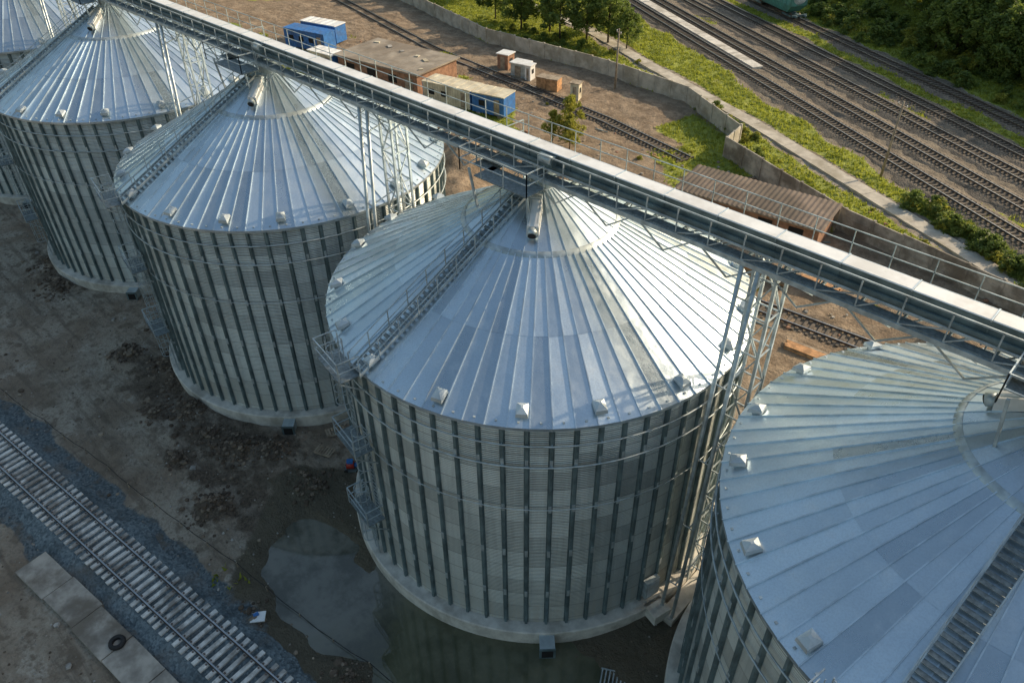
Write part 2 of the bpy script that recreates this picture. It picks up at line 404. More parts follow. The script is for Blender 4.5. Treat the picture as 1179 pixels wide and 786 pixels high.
for i in range(-1,5):
    cu=(i-3)*SP
    b.box((cu-.2,-2.0,ZB-.35),(3.4,1.3,.06),'grate'); b.box((cu-2.2,0,ZB-.35),(1.3,3.6,.06),'grate')
    pts=[(cu-2.85,1.8),(cu-2.85,-2.65),(cu+1.5,-2.65),(cu+1.5,-1.5)]
    for a,c in zip(pts,pts[1:]):
        L=math.dist(a,c); m=max(1,int(L/1.1))
        for j in range(m+1):
            x=a[0]+(c[0]-a[0])*j/m;y=a[1]+(c[1]-a[1])*j/m; b.beam((x,y,ZB-.35),(x,y,ZB+.8),.045,.045,'steel')
        for h in(.25,.8): b.beam((a[0],a[1],ZB+h),(c[0],c[1],ZB+h),.045,.045,'steel')
    for x,y in((-2.6,-2.3),(1.2,-2.3),(-2.6,1.5),(1.2,1.3)):
        r=math.hypot(x,y); b.beam((cu+x,y,ZB-.3),(cu+x*.9,y*.9,zr(r*.9)),.1,.1,'steel')
    b.box((cu,-.45,ZB-.05),(.9,.8,.5),'steel'); b.box((cu+1.3,-1.0,ZB+.9),(.9,.5,.5),'stiff'); b.tube((cu+1.0,-1.2,ZB+1.0),(cu+1.7,-1.2,ZB+1.0),.2,'steel',10)
b.obj('head_platforms',G)
b=MB()
def lattice(cx,cy,w,d,z0,z1,st=1.6):
    P=[(cx-w/2,cy-d/2),(cx+w/2,cy-d/2),(cx+w/2,cy+d/2),(cx-w/2,cy+d/2)]
    for p in P: b.beam((*p,z0),(*p,z1),.13,.13,'steel')
    z=z0;k=0
    while z<z1-.1:
        zn=min(z+st,z1)
        for j in range(4):
            p,q_=P[j],P[(j+1)%4]
            if (k+j)%2: p,q_=q_,p
            b.beam((*p,z),(*q_,zn),.06,.06,'steel'); b.beam((*P[j],zn),(*P[(j+1)%4],zn),.06,.06,'steel')
        z=zn;k+=1
for i in range(-2,4):
    cu=(i-3)*SP+SP/2
    lattice(cu,.55,1.0,1.1,0,ZB-.1,1.9)
    for du in(-.45,.25): b.tube((cu+du,-2.6,0),(cu+du,-1.3,ZB-.1),.10,'steel',8)
    for z in np.arange(3,ZB-1,4.4):
        f=z/ZB; vv=-2.6+1.3*f; b.beam((cu-.45,vv,z),(cu+.25,vv,z),.05,.05,'steel'); b.beam((cu,vv,z),(cu,.0,z+.3),.06,.06,'steel')
    b.box((cu,-.6,.2),(.85,4.4,.5),'concrete')
b.obj('support_towers',G)

# ---------------------------------------------------------------- TERRAIN
def s_(u,v): return v+.55*u
W1=[(-140,78),(-98.3,70.0),(-67.6,62.5),(-43.9,63.4),(-29.7,61.9),(-18.1,55.5),(-17.3,51)]
W2=[(-17.3,51),(0,44),(24,39.5)]
wx=[p[0] for p in W1[:-1]]+[0,24,200]; wy=[p[1] for p in W1[:-1]]+[44.2,39.5,20]
TA=.1145
def sm(x,a,b): 
    t=np.clip((x-a)/(b-a),0,1); return t*t*(3-2*t)
def pdist(u,v,P):
    d=np.full(np.shape(u),1e9)
    for (a,b_),(c,e) in zip(P,P[1:]):
        L2=(c-a)**2+(e-b_)**2; t=np.clip(((u-a)*(c-a)+(v-b_)*(e-b_))/L2,0,1)
        d=np.minimum(d,np.hypot(u-a-t*(c-a),v-b_-t*(e-b_)))
    return d
_w=[(rng.normal(0,1,2),rng.uniform(0,6.28)) for _ in range(40)]
def nz(u,v,f,k0=0,k=12):
    r=0
    for (d,p) in _w[k0:k0+k]: r=r+np.sin((d[0]*u+d[1]*v)*f+p)
    return r/math.sqrt(k)
PATH=[(-80,84),(-60,78.5),(-42.6,71.1),(-19.3,61.6),(-1.2,53.1),(16.2,44.9),(40,34)]
HEAPS=[(-13,-15.9,1.2,.8),(-26,-11.2,1.3,.55),(-28.5,-10.8,1.1,.5),(-22.5,-12.2,1.2,.5),(-19,-12.8,1.0,.45),(-16.5,-12.2,1.3,.55),(-14.6,-10.2,.9,.4),(-24,-14.2,.8,.3),(-18.6,-15.2,.7,.3),(-32,-12.6,1.0,.35),(-4.6,-18.3,.7,.3),(2.6,-17.0,.9,.4),(-50,-11,1.6,.5),(-46,-12.3,1.2,.45),(-10,-10.6,.9,.3)]
BAS=[(-2.6,-14.6,5.8,2.95),(-6.2,-12.6,2.6,1.6),(7.5,-12.0,9.0,5.6),(2,-11.5,4.5,3.6)]
def fields(u,v):
    s=s_(u,v); wv=np.interp(u,wx,wy); jit=nz(u,v,.5)*.8
    beyond=sm(v+jit*.3,wv-.3,wv+.8)
    grass=beyond*(1-sm(s+jit,57.2,58.6))
    grass=np.maximum(grass,sm(s+jit,79.8,81.2)*(1-sm(s+jit,82.8,83.8)))
    grass=np.maximum(grass,sm(s+jit,88,89.5))
    rail=sm(s+jit,57.2,58.6)*(1-sm(s+jit,88,89.5))*(1-grass)*beyond
    grass=grass*(1-.85*(1-sm(pdist(u,v,PATH)+jit*.3,1.3,2.2)))
    yard=(1-beyond)*sm(v,12,22)
    gy=yard*sm(nz(u,v,.16,12)+.5*nz(u,v,.6,20),.45,1.3)*.85
    grass=np.maximum(grass,gy)
    grass=np.maximum(grass,rail*sm(nz(u*.5,v,.5,17)+.4*nz(u,v,.9,2),.9,1.7)*.7)
    tc=-20.2+(u+1.5)*TA
    grav=np.maximum(1-sm(np.abs(v-tc)+.3*nz(u,v,.9),2.4,3.1),rail)
    wet=np.zeros_like(u)
    for (cx,cy,ax,ay) in((-2.4,-14.6,7.0,4.0),(7,-12.5,9.6,6.4),(13,-8,4,5),(-8,-11,4.5,3.8),(-.5,-11,6,3)):
        wet=np.maximum(wet,1-sm(np.hypot((u-cx)/ax,(v-cy)/ay)+.16*nz(u,v,.8,5),.75,1.25))
    dark=np.zeros_like(u)
    for (cx,cy,r,h) in HEAPS:
        dark=np.maximum(dark,1-sm(np.hypot(u-cx,(v-cy)*1.25)/(r*1.5)+.3*nz(u,v,1.3,9),.5,1.4))
    for (cx,cy,ax,ay) in((-24,-11.8,8,2.6),(-15,-12,5,3.6),(-9,-12.5,3.5,3.5),(-48,-11.5,6,2)):
        dark=np.maximum(dark,.75*(1-sm(np.hypot((u-cx)/ax,(v-cy)/ay)+.3*nz(u,v,1.3,9),.5,1.4)))
    return grass,grav,wet,yard,dark
def height(u,v):
    grass,grav,wet,yard,dark=fields(u,v)
    h=.07*nz(u,v,.35,3)+.055*nz(u,v,1.3,14)+.04*nz(u,v,2.8,25)
    bas=np.zeros_like(u)
    for (cx,cy,ax,ay) in BAS:
        bas=np.maximum(bas,1-sm(np.hypot((u-cx)/ax,(v-cy)/ay)+.14*nz(u,v,1.2,7),.6,1.15))
    h=h*(1-.5*bas)+.09-.36*bas*(1-grav)
    h=h+dark*(.06+.16*np.abs(nz(u,v,2.2,8)))*(1-bas)
    for (cx,cy,r,hh) in HEAPS: h=h+hh*np.exp(-((u-cx)**2+((v-cy)*1.25)**2)/(r*r*.6))*(1+.25*nz(u,v,2.5,6))
    c=v+14.8-.1145*(u+1.5)
    h=h-.07*(np.exp(-(c/.25)**2)+np.exp(-((c-1.8)/.25)**2))*(1-wet)
    for (cx,cy,a,hh) in((-37,29,3.5,2.4),(-41,33,3,1.6),(-33,24,2.5,1.2),(14,33,3,1.2)):
        h=h+hh*np.exp(-((u-cx)**2+(v-cy)**2)/a**2)*(1+.12*nz(u,v,1.6,4))
    h=h+sm(s_(u,v),92,125)*3.0
    h=h-grav*.02
    return h
def axis(lo,hi,step,far):
    a=list(np.arange(lo,hi,step)); d=step
    x=hi
    while x<far: a.append(x); d*=1.35; x+=d
    x=lo; d=step; pre=[]
    while x>-far: d*=1.35; x-=d; pre.append(x)
    return np.array(pre[::-1]+a)
ua=axis(-105,32,.35,1500); va=axis(-34,112,.35,1500)
U,V=np.meshgrid(ua,va,indexing='ij'); 
Hm=height(U,V); gr,gv,wt,yd,dk=fields(U,V)
nu,nv=len(ua),len(va)
co=np.stack([U,V,Hm],-1).reshape(-1,3)
idx=np.arange(nu*nv).reshape(nu,nv)
fc=np.stack([idx[:-1,:-1],idx[1:,:-1],idx[1:,1:],idx[:-1,1:]],-1).reshape(-1,4)
me=bpy.data.meshes.new('ground'); me.vertices.add(len(co)); me.vertices.foreach_set('co',co.ravel())
me.loops.add(fc.size); me.loops.foreach_set('vertex_index',fc.ravel()); me.polygons.add(len(fc)); me.polygons.foreach_set('loop_start',np.arange(0,fc.size,4)); me.polygons.foreach_set('loop_total',np.full(len(fc),4))
me.update(calc_edges=True); me.polygons.foreach_set('use_smooth',[True]*len(fc))
at=me.color_attributes.new('mask','FLOAT_COLOR','POINT'); at.data.foreach_set('color',np.stack([gr,gv,wt,np.ones_like(gr)],-1).ravel())
at=me.color_attributes.new('mask2','FLOAT_COLOR','POINT'); at.data.foreach_set('color',np.stack([yd,dk,np.clip((V-40)/10,0,1),np.ones_like(gr)],-1).ravel())
m,nt,bs=new_mat('ground'); g=N(nt)
pos=g.n('ShaderNodeNewGeometry').outputs['Position']
a1=g.n('ShaderNodeAttribute',attribute_name='mask'); s1=g.n('ShaderNodeSeparateColor'); g.l(a1.outputs['Color'],s1.inputs[0])
a2=g.n('ShaderNodeAttribute',attribute_name='mask2'); s2=g.n('ShaderNodeSeparateColor'); g.l(a2.outputs['Color'],s2.inputs[0])
n1=g.noise(pos,.18,6,.6); n2=g.noise(pos,.9,7,.65); n3=g.noise(pos,6.,5,.7); n4=g.noise(pos,.45,9,.75); n5=g.noise(pos,2.6,6,.75)
dirt=g.mix(g.ramp(n1,.38,.62),(.27,.215,.16),(.44,.39,.32))
dirt=g.mix(g.ramp(n4,.5,.62,0,.9),dirt,(.56,.52,.45))
dirt=g.mix(g.ramp(n2,.5,.62,0,.85),dirt,(.185,.145,.105))
dirt=g.mix(g.ramp(n5,.5,.64,0,.65),dirt,(.15,.12,.09))
dirt=g.mix(g.ramp(n3,.42,.72,0,.6),dirt,(.24,.205,.165))
mpr=g.n('ShaderNodeMapping'); mpr.inputs['Rotation'].default_value=(0,0,-.114); mpr.inputs['Scale'].default_value=(.12,1.6,1); g.l(pos,mpr.inputs[0])
rut=g.noise(mpr.outputs[0],1.,4,.6); dirt=g.mix(g.ramp(rut,.53,.66,0,.6),dirt,(.16,.13,.10))
yard=g.mix(g.ramp(n4,.4,.62),(.22,.16,.105),(.39,.30,.21)); yard=g.mix(g.ramp(n3,.45,.7,0,.6),yard,(.15,.115,.08)); yard=g.mix(g.ramp(n5,.52,.66,0,.6),yard,(.14,.11,.075))
cc=g.mix(s2.outputs[0],dirt,yard)
dmask=g.ramp(g.math('ADD',s2.outputs[1],g.math('MULTIPLY',g.math('SUBTRACT',n2,.5),2.2)),.25,.85)
cc=g.mix(g.math('MULTIPLY',dmask,.88),cc,g.mix(g.ramp(n3,.4,.6),(.055,.041,.029),(.14,.108,.078)))
vo=g.n('ShaderNodeTexVoronoi'); g.l(pos,vo.inputs['Vector']); vo.inputs['Scale'].default_value=8.
sc_=g.n('ShaderNodeSeparateColor'); g.l(vo.outputs['Color'],sc_.inputs[0])
gblue=g.mix(sc_.outputs[0],(.065,.09,.106),(.20,.24,.26)); gblue=g.mix(g.ramp(n2,.48,.64,0,.75),gblue,(.15,.125,.098))
gbrown=g.mix(sc_.outputs[0],(.11,.09,.066),(.24,.20,.155))
gbrown=g.mix(g.ramp(n4,.42,.62,0,.7),gbrown,(.31,.265,.20))
gcol=g.mix(s2.outputs[2],gblue,gbrown)
gm=g.ramp(g.math('ADD',s1.outputs[1],g.math('MULTIPLY',g.math('SUBTRACT',n2,.5),1.8)),.35,.65)
cc=g.mix(gm,cc,gcol)
wm=g.ramp(g.math('ADD',s1.outputs[2],g.math('MULTIPLY',g.math('SUBTRACT',n2,.5),1.1)),.3,.62)
cc=g.mix(wm,cc,g.mix(n5,(.07,.058,.038),(.155,.135,.095)))
gcol2=g.mix(g.ramp(n4,.35,.65),(.18,.23,.035),(.41,.45,.07)); gcol2=g.mix(g.ramp(n3,.4,.7,0,.5),gcol2,(.11,.14,.035)); gcol2=g.mix(g.ramp(n1,.58,.72,0,.5),gcol2,(.34,.29,.14))
gf=g.ramp(g.math('ADD',s1.outputs[0],g.math('MULTIPLY',g.math('SUBTRACT',n2,.5),1.0)),.38,.6)
cc=g.mix(gf,cc,gcol2)
g.l(cc,bs.inputs['Base Color']); g.l(g.math('SUBTRACT',.95,g.math('MULTIPLY',wm,.65)),bs.inputs['Roughness'])
hh=g.math('ADD',g.math('ADD',g.math('MULTIPLY',n3,.4),n2),g.math('MULTIPLY',n5,.6))
g.l(g.bump(hh,1.,.32),bs.inputs['Normal'])
me.materials.append(m); mkobj('ground',me)
# water
m,nt,bs=new_mat('muddy_water'); g=N(nt); pos=g.n('ShaderNodeNewGeometry').outputs['Position']
sp=g.n('ShaderNodeSeparateXYZ'); g.l(pos,sp.inputs[0]); wn_=g.noise(pos,.35,6,.65)
fx=g.ramp(g.math('ADD',sp.outputs[0],g.math('MULTIPLY',g.math('SUBTRACT',wn_,.5),9.)),-1.,2.6)
cc=g.mix(fx,g.mix(g.ramp(wn_,.38,.58),(.085,.088,.072),(.175,.175,.15)),g.mix(g.ramp(wn_,.35,.65),(.07,.075,.045),(.13,.132,.085)))
g.l(cc,bs.inputs['Base Color']); bs.inputs['Roughness'].default_value=.03; bs.inputs['IOR'].default_value=1.4; bs.inputs['Specular IOR Level'].default_value=1.
g.l(g.bump(g.noise(pos,1.5,3,.5),.08,.01),bs.inputs['Normal']); M['water']=m
b=MB(); b.face([(x,y,-.03) for x,y in [(-10.5,-10),(-10,-17.6),(2,-18.0),(20,-15.5),(20,-4),(10,-4)]],'water'); b.obj('puddle')

def gh(u,v): return float(height(np.array([float(u)]),np.array([float(v)]))[0])
# ---------------------------------------------------------------- PATH & WALLS
def strip(P,w,z,k,name,th=.06):
    b=MB(); Q=[Vector((*p,0)) for p in P]
    pts=[]
    for a,c in zip(Q,Q[1:]):
        n=max(1,int((c-a).length/3)); pts+=[a.lerp(c,j/n) for j in range(n)]
    pts.append(Q[-1])
    for a,c in zip(pts,pts[1:]):
        d=(c-a).normalized(); r=Vector((-d.y,d.x,0))*w/2; g0=.012*d
        zz=z+random.uniform(-.015,.015)
        p=[a-r+g0,c-r-g0,c+r-g0,a+r+g0]
        b.hexa([(q.x,q.y,-.2) for q in p]+[(q.x,q.y,zz) for q in p],k)
    return b.obj(name)
strip(PATH,1.9,.26,'path','footpath')
def wall(P,h,name,k='concrete'):
    E=empty(name); b=MB(); b2=MB(); Q=[Vector((*p,0)) for p in P]
    for a,c in zip(Q,Q[1:]):
        L=(c-a).length; n=max(1,round(L/3.0)); d=(c-a).normalized(); ang=math.atan2(d.y,d.x)
        for j in range(n):
            m_=a.lerp(c,(j+.5)/n); hh=h+random.uniform(-.06,.06)
            b.box((m_.x,m_.y,hh/2-.2),(L/n-.18,.14,hh+.4),k,ang+random.uniform(-.012,.012))
            for t in(.33,.66): b.box((m_.x-d.y*.0,m_.y,hh*t),(L/n-.5,.20,.12),k,ang)
            p=a.lerp(c,j/n); b2.box((p.x,p.y,(h+.1)/2-.2),(.24,.28,h+.5),k,ang)
    b.obj('panels',E); b2.obj('posts',E)
wall(W1,2.3,'concrete_wall','path'); wall(W2,2.4,'concrete_wall','concrete_d')

# ---------------------------------------------------------------- RAILWAYS
def track(P0,P1,kb,ks,z0=.0,bw=1.9,bh=.25,det=True):
    E=empty('railway_track'); a=Vector((*P0,0));c=Vector((*P1,0)); L=(c-a).length; d=(c-a)/L; n=Vector((-d.y,d.x,0)); ang=math.atan2(d.y,d.x)
    b=MB(); seg=int(L/1.5)
    prof=[(-bw-.9,-.12),(-bw,bh-.05),(-1.4,bh),(0,bh-.02),(1.4,bh),(bw,bh-.05),(bw+.9,-.12)]
    rows=[]
    for i in range(seg+1):
        t=L*i/seg; rows.append([a+d*t+n*(x+(random.uniform(-.2,.2) if abs(x)>1.5 else 0))+Vector((0,0,z+z0+random.uniform(-.02,.02))) for x,z in prof])
    for r0,r1 in zip(rows,rows[1:]):
        for j in range(len(prof)-1): b.face([r0[j],r1[j],r1[j+1],r0[j+1]],kb)
    b.obj('ballast',E)
    b=MB(); t=.2
    while t<L:
        p=a+d*t; b.box((p.x+random.uniform(-.04,.04),p.y+random.uniform(-.03,.03),z0+bh+.02),(.25,2.7,.16),ks,ang+random.uniform(-.03,.03)); t+=.58 if det else .62
    b.obj('sleepers',E)
    b=MB()
    for s in(-.76,.76):
        o=n*s
        A=a+o;C=c+o
        def P(p,z): return (p.x,p.y,z0+bh+z)
        b.beam(P(A,.115),P(C,.115),.14,.03,'rail'); b.beam(P(A,.18),P(C,.18),.03,.11,'rail'); b.beam(P(A,.25),P(C,.25),.075,.045,'railtop')
    b.obj('rails',E)
    if det:
        b=MB(); t=.2
        while t<L:
            for s in(-.76,.76):
                for e in(-.15,.15):
                    p=a+d*t+n*(s+e); b.box((p.x,p.y,z0+bh+.12),(.1,.08,.06),'rail',ang)
            t+=.58
        b.obj('rail_clips',E)
track((-95,-20.2+(-93.5)*TA),(14,-20.2+15.5*TA),'ballast','sleeper',0,1.7,.3)
for s in(61,66.8,72.6,78,85.5):
    track((-160,s+88),(60,s-33),'ballastb','sleeperw',.05,1.7,.25,False)
TM=[(-150,75),(-106.8,62.4),(-70.5,54.2),(-50.2,52),(-33.6,50),(-20,47.2)]
track(TM[1],TM[2],'ballastb','sleeperw',-.05,1.4,.16,False); track(TM[2],TM[4],'ballastb','sleeperw',-.05,1.4,.16,False); track(TM[4],TM[5],'ballastb','sleeperw',-.05,1.4,.16,False)
track((-9,26.0),(24,29.3),'ballastb','sleeperw',-.05,1.3,.16,False)
b=MB()
for i in range(24):
    u=-100+i*3; v=63.9-.55*u; b.box((u,v,.25),(3.35,1.7,.35),'concrete',math.atan(-.55))
b.obj('rail_platform')

ang=math.atan(TA)
b=MB()
for i in range(9):
    u=-17.2+1.6+i*3.05; v=-25.15+(u+17)*TA+random.uniform(-.08,.08)
    b.box((u,v,.12+random.uniform(-.04,.04)),(3.0,1.8,.4),'concrete_d',ang+random.uniform(-.02,.02))
b.obj('concrete_platform')
b=MB(); prev=None
for i in range(26):
    u=-60+i*2.6; v=-16+(u+.8)*.146+random.uniform(-.1,.1); z=gh(u,v)
    b.beam((u,v,z-.1),(u,v,z+.45),.06,.06,'woodg')
    if prev: 
        mid=((prev[0]+u)/2,(prev[1]+v)/2,(prev[2]+z)/2+.25); b.tube(prev[:2]+(prev[2]+.42,),mid,.022,'rubber',5); b.tube(mid,(u,v,z+.42),.022,'rubber',5)
    prev=(u,v,z)
b.obj('cable_line')

# ---------------------------------------------------------------- SMALL OBJECTS
def tire(u,v,z,r=.42):
    b=MB(); n=20
    prof=[(r*.55,-.1),(r*.7,-.12),(r,-.1),(r+.03,0),(r,.1),(r*.7,.12),(r*.55,.1)]
    b.lathe(prof,n,'rubber'); b.lathe([(r*.55,.1),(r*.6,0),(r*.55,-.1)],n,'rubber'); b.obj('tire',loc=(u,v,z))
tire(-8.2,-24.0,.46)
def pallet(u,v,rz,k='woodg'):
    b=MB()
    for i in range(7): b.box((-.6+i*.2,0,.13),(.12,.8,.025),k)
    for y in(-.35,0,.35): b.box((0,y,.06),(1.2,.1,.09),k)
    for x in(-.55,0,.55): b.box((x,0,.105),(.09,.79,.02),k)
    b.obj('wooden_pallet',loc=(u,v,gh(u,v)+.03),rz=rz)
pallet(-11.9,-8.1,.4); pallet(-13.1,-6.4,1.2)
b=MB()
for i in range(9): b.box((-.8+i*.2,0,.06),(.07,1.0,.05),'steel')
for y in(-.5,.5): b.box((0,y,.06),(1.75,.06,.07),'steel')
b.obj('steel_grating',loc=(12.2,-7.3,.0),rz=.5)
b=MB(); b.hexa([(-.4,-.3,0),(.4,-.33,.02),(.42,.28,.05),(-.36,.3,.02),(-.4,-.3,.06),(.4,-.33,.09),(.42,.28,.11),(-.36,.3,.07)],'white'); b.box((-.1,.1,.13),(.3,.2,.08),'blue',.5); b.obj('foam_board',loc=(-4.2,-18.0,gh(-4.2,-18)+.06),rz=.9)
b=MB(); b.box((0,0,.12),(1.0,.6,.1),'stiff'); b.tube((-.35,0,.45),(.15,0,.45),.26,'red',14); b.tube((.15,0,.45),(.45,0,.45),.16,'blue',12); b.box((-.1,0,.78),(.4,.3,.18),'blue'); b.tube((.45,0,.45),(.9,-.4,.1),.05,'rubber',6)
for x in(-.4,.4):
    for y in(-.28,.28): b.tube((x,y-.04,.12),(x,y+.04,.12),.13,'rubber',10)
b.obj('water_pump',loc=(-9.4,-7.7,gh(-9.4,-7.7)),rz=.8)
b=MB()
def rock(c,r,k='rock'):
    i=len(b.v); n=6; rings=[(.45,-.6),(1,-.1),(.75,.55)]
    off=random.random()*6
    for rr,z in rings:
        for j in range(n):
            t=off+2*math.pi*j/n; q=r*rr*random.uniform(.75,1.2); b.v.append((c[0]+q*math.cos(t),c[1]+q*math.sin(t),c[2]+z*r*.8))
    for a in range(2):
        for j in range(n): b.f.append((i+a*n+j,i+a*n+(j+1)%n,i+(a+1)*n+(j+1)%n,i+(a+1)*n+j)); b.m.append(b.mi(k)); b.uv.append([(0,0)]*4); b.smooth.append(False)
    b.f.append(tuple(i+2*n+j for j in range(n))); b.m.append(b.mi(k)); b.uv.append([(0,0)]*n); b.smooth.append(False)
def free(u,v):
    return min(math.hypot(u-(i-3)*SP,v) for i in range(-1,6))>11.65 and abs(v-(-20.2+(u+1.5)*TA))>2.2
RU=rng.uniform(-60,18,2800); RV=rng.uniform(-30,-4,2800); RH=height(RU,RV)
for u,v,z in zip(RU,RV,RH):
    if not free(u,v): continue
    r=random.uniform(.025,.08)*(3 if random.random()<.04 else 1); rock((u,v,z+r*.2),r,random.choice(['rock','woodg','concrete_d','clodl','clod']))
b.obj('rubble')
b=MB()
for (cx,cy,r,h) in HEAPS:
    k=int(70*r*r)+25
    HU=rng.normal(cx,r*.75,k); HV=rng.normal(cy,r*.65,k); HZ=height(HU,HV)
    for u,v,z in zip(HU,HV,HZ):
        if free(u,v): 
            q=random.uniform(.05,.17)*(1.7 if random.random()<.1 else 1); rock((u,v,z+q*.2),q,random.choice(['clod','clod','clodl']))
b.obj('soil_clods')
b=MB()
for _ in range(900):
    u=random.uniform(-100,20); v=random.uniform(12,50)
    if min(math.hypot(u-(i-3)*SP,v) for i in range(-1,5))<12: continue
    r=random.uniform(.06,.26); rock((u,v,.1+r*.1),r,random.choice(['rock','brick','woodg','concrete_d','clodl']))
for _ in range(70):
    u=random.uniform(-95,5); v=random.uniform(24,49); b.beam((u,v,.15),(u+random.uniform(-2,2),v+random.uniform(-1,1),.2),.15,.06,random.choice(['wood','woodg','stiff','cream']))
b.obj('yard_debris')

# ---------------------------------------------------------------- YARD BUILDINGS
E=empty('storage_shed',(-7.3,39.8,0),R_(7)); b=MB()
b.box((0,0,1.25),(14.2,4.4,2.5),'brick'); b.box((-4,-2.22,1.0),(2.4,.08,2.0),'woodg'); b.box((2,-2.22,1.5),(1.4,.08,.9),'dark'); b.box((5,-2.22,1.5),(1.4,.08,.9),'dark')
b.obj('walls',E); b=MB()
n=60
for i in range(n):
    x0=-7.5+15*i/n;x1=-7.5+15*(i+1)/n; h0=.07*(i%2);h1=.07*((i+1)%2)
    for a,c,za,zc in((-2.7,0,2.55,2.9),(0,2.6,2.9,3.1)):
        b.face([(x0,a,za+h0),(x1,a,za+h1),(x1,c,zc+h1),(x0,c,zc+h0)],'brownroof')
b.beam((-7.5,-2.68,2.5),(7.5,-2.68,2.5),.06,.14,'woodg'); b.box((0,2.5,1.5),(14.8,.1,2.9),'woodg')
b.obj('roof',E)
E=empty('flat_roof_warehouse',(-66,43,0),R_(8)); b=MB()
b.box((0,0,1.4),(15,8.4,2.8),'brick')
for x in(-5,-1,3): b.box((x,-4.23,1.6),(1.5,.08,1.1),'dark')
b.box((6,-4.23,1.1),(1.4,.08,2.1),'woodg'); b.obj('walls',E); b=MB()
b.box((0,0,2.92),(15.8,9.2,.22),'felt')
for i in range(9): b.box((-7+i*1.75,0,3.04),(.12,9.1,.03),'felt')
for i in range(6): b.box((random.uniform(-7,7),random.uniform(-4,4),3.12),(random.uniform(.4,1.6),random.uniform(.3,.8),.12),random.choice(['woodg','rock','cream']),random.random()*3)
b.obj('roof',E)
def trailer(u,v,rz,L,Wd,h,kw,kr,ke):
    E=empty('site_trailer',(u,v,0),rz); b=MB()
    b.box((0,0,h/2+.35),(L,Wd,h),kw); b.box((L/2+.02,0,h/2+.35),(.06,Wd+.02,h+.02),ke); b.box((-L/2-.02,0,h/2+.35),(.06,Wd+.02,h+.02),ke)
    for i in range(int(L/2)-1): b.box((-L/2+1.4+i*2,-Wd/2-.02,h*.55+.35),(.9,.06,.7),'dark'); 
    for i in range(int(L/.4)): b.box((-L/2+.2+i*.4,-Wd/2-.01,h/2+.35),(.06,.04,h-.1),kw)
    b.box((L/2-1,-Wd/2-.03,h*.45+.35),(.8,.06,1.9),'woodg'); b.obj('body',E); b=MB()
    b.box((0,0,h+.43),(L+.2,Wd+.2,.12),kr)
    for i in range(int(L/1.2)): b.box((-L/2+.6+i*1.2,0,h+.51),(.07,Wd+.15,.05),kr)
    b.obj('roof',E); b=MB()
    for x in(-L/3,L/3):
        for y in(-Wd/2+.2,Wd/2-.2): b.box((x,y,.17),(.5,.3,.34),'concrete_d')
    b.obj('footings',E)
trailer(-52.5,41.3,R_(12),7.5,3.0,2.4,'cream','cream','blue'); trailer(-46.2,42.6,R_(14),4.6,2.9,2.4,'blue','cream','blue')
trailer(-86,42,R_(14),8,2.6,2.6,'blue','blue','blue'); trailer(-88,46,R_(14),7,2.5,2.5,'blue','white','blue'); trailer(-76,38,R_(8),5,2.4,2.3,'cream','white','blue')
def booth(u,v,rz,w,d,h,kw,kr,name='utility_booth'):
    b=MB(); b.box((0,0,h/2),(w,d,h),kw); b.box((0,0,h+.08),(w+.3,d+.3,.12),kr); b.box((0,-d/2-.02,h*.45),(w*.4,.05,h*.8),'woodg'); b.box((w/2+.02,0,h*.6),(.05,d*.4,h*.3),'dark'); b.obj(name,loc=(u,v,0),rz=rz)
booth(-57,56,.2,1.8,1.8,2.2,'brick','white'); booth(-53.2,55.2,.2,2.4,1.8,1.9,'steel','white'); booth(-51.3,55,.2,.9,1.3,2.0,'white','white')
booth(-41.5,51.9+1.5,.3,1.2,1.1,2.2,'cream','woodg')
def crate(u,v,rz,s):
    b=MB(); b.box((0,0,s/2),(s*.94,s*.94,s*.96),'wood')
    for z in(.1,.5,.9):
        for y in(-1,1): b.box((0,y*s*.48,s*z),(s,.05,.14),'wood'); b.box((y*s*.48,0,s*z),(.05,s,.14),'wood')
    b.box((0,0,s+.02),(s*1.02,s*1.02,.06),'woodg'); b.obj('wooden_crate',loc=(u,v,0),rz=rz)
crate(-47.6,53.8,.2,1.6); crate(-45.9,54.0,.3,1.7)
def lumber(u,v,rz,L,w,h):
    b=MB(); z=.15
    for y in(-.7,.7): b.box((y*L/3,0,.07),(.12,w,.14),'woodg')
    while z<h:
        for i in range(int(w/.22)): b.box((random.uniform(-.1,.1),-w/2+.11+i*.22,z+.04),(L,.2,.08),random.choice(['wood','wood','woodg']))
        z+=.12
    b.obj('lumber_stack',loc=(u,v,.05),rz=rz)
lumber(-1,31.5,.2,4,1.4,1.1); lumber(3.2,33,.1,3.5,1.2,.8); lumber(-36,22,1.2,4,1.5,1.0); lumber(-29,35,.6,5,1.4,.9); lumber(7,24,.1,4,1.2,.5)
def pole(u,v,h):
    E=empty('utility_pole',(u,v,0)); b=MB(); b.tube((0,0,-.3),(0,0,h),.15,'woodg',8,.1); b.beam((-.6,.3,h-.5),(.6,-.3,h-.5),.1,.1,'woodg')
    for t in(-.9,0,.9): b.tube((.6*t,-.3*t,h-.45),(.6*t,-.3*t,h-.25),.05,'white',6)
    b.obj('mast',E)
pole(-2,58,8.5); pole(-61,101.5,9); pole(-40,60,8)

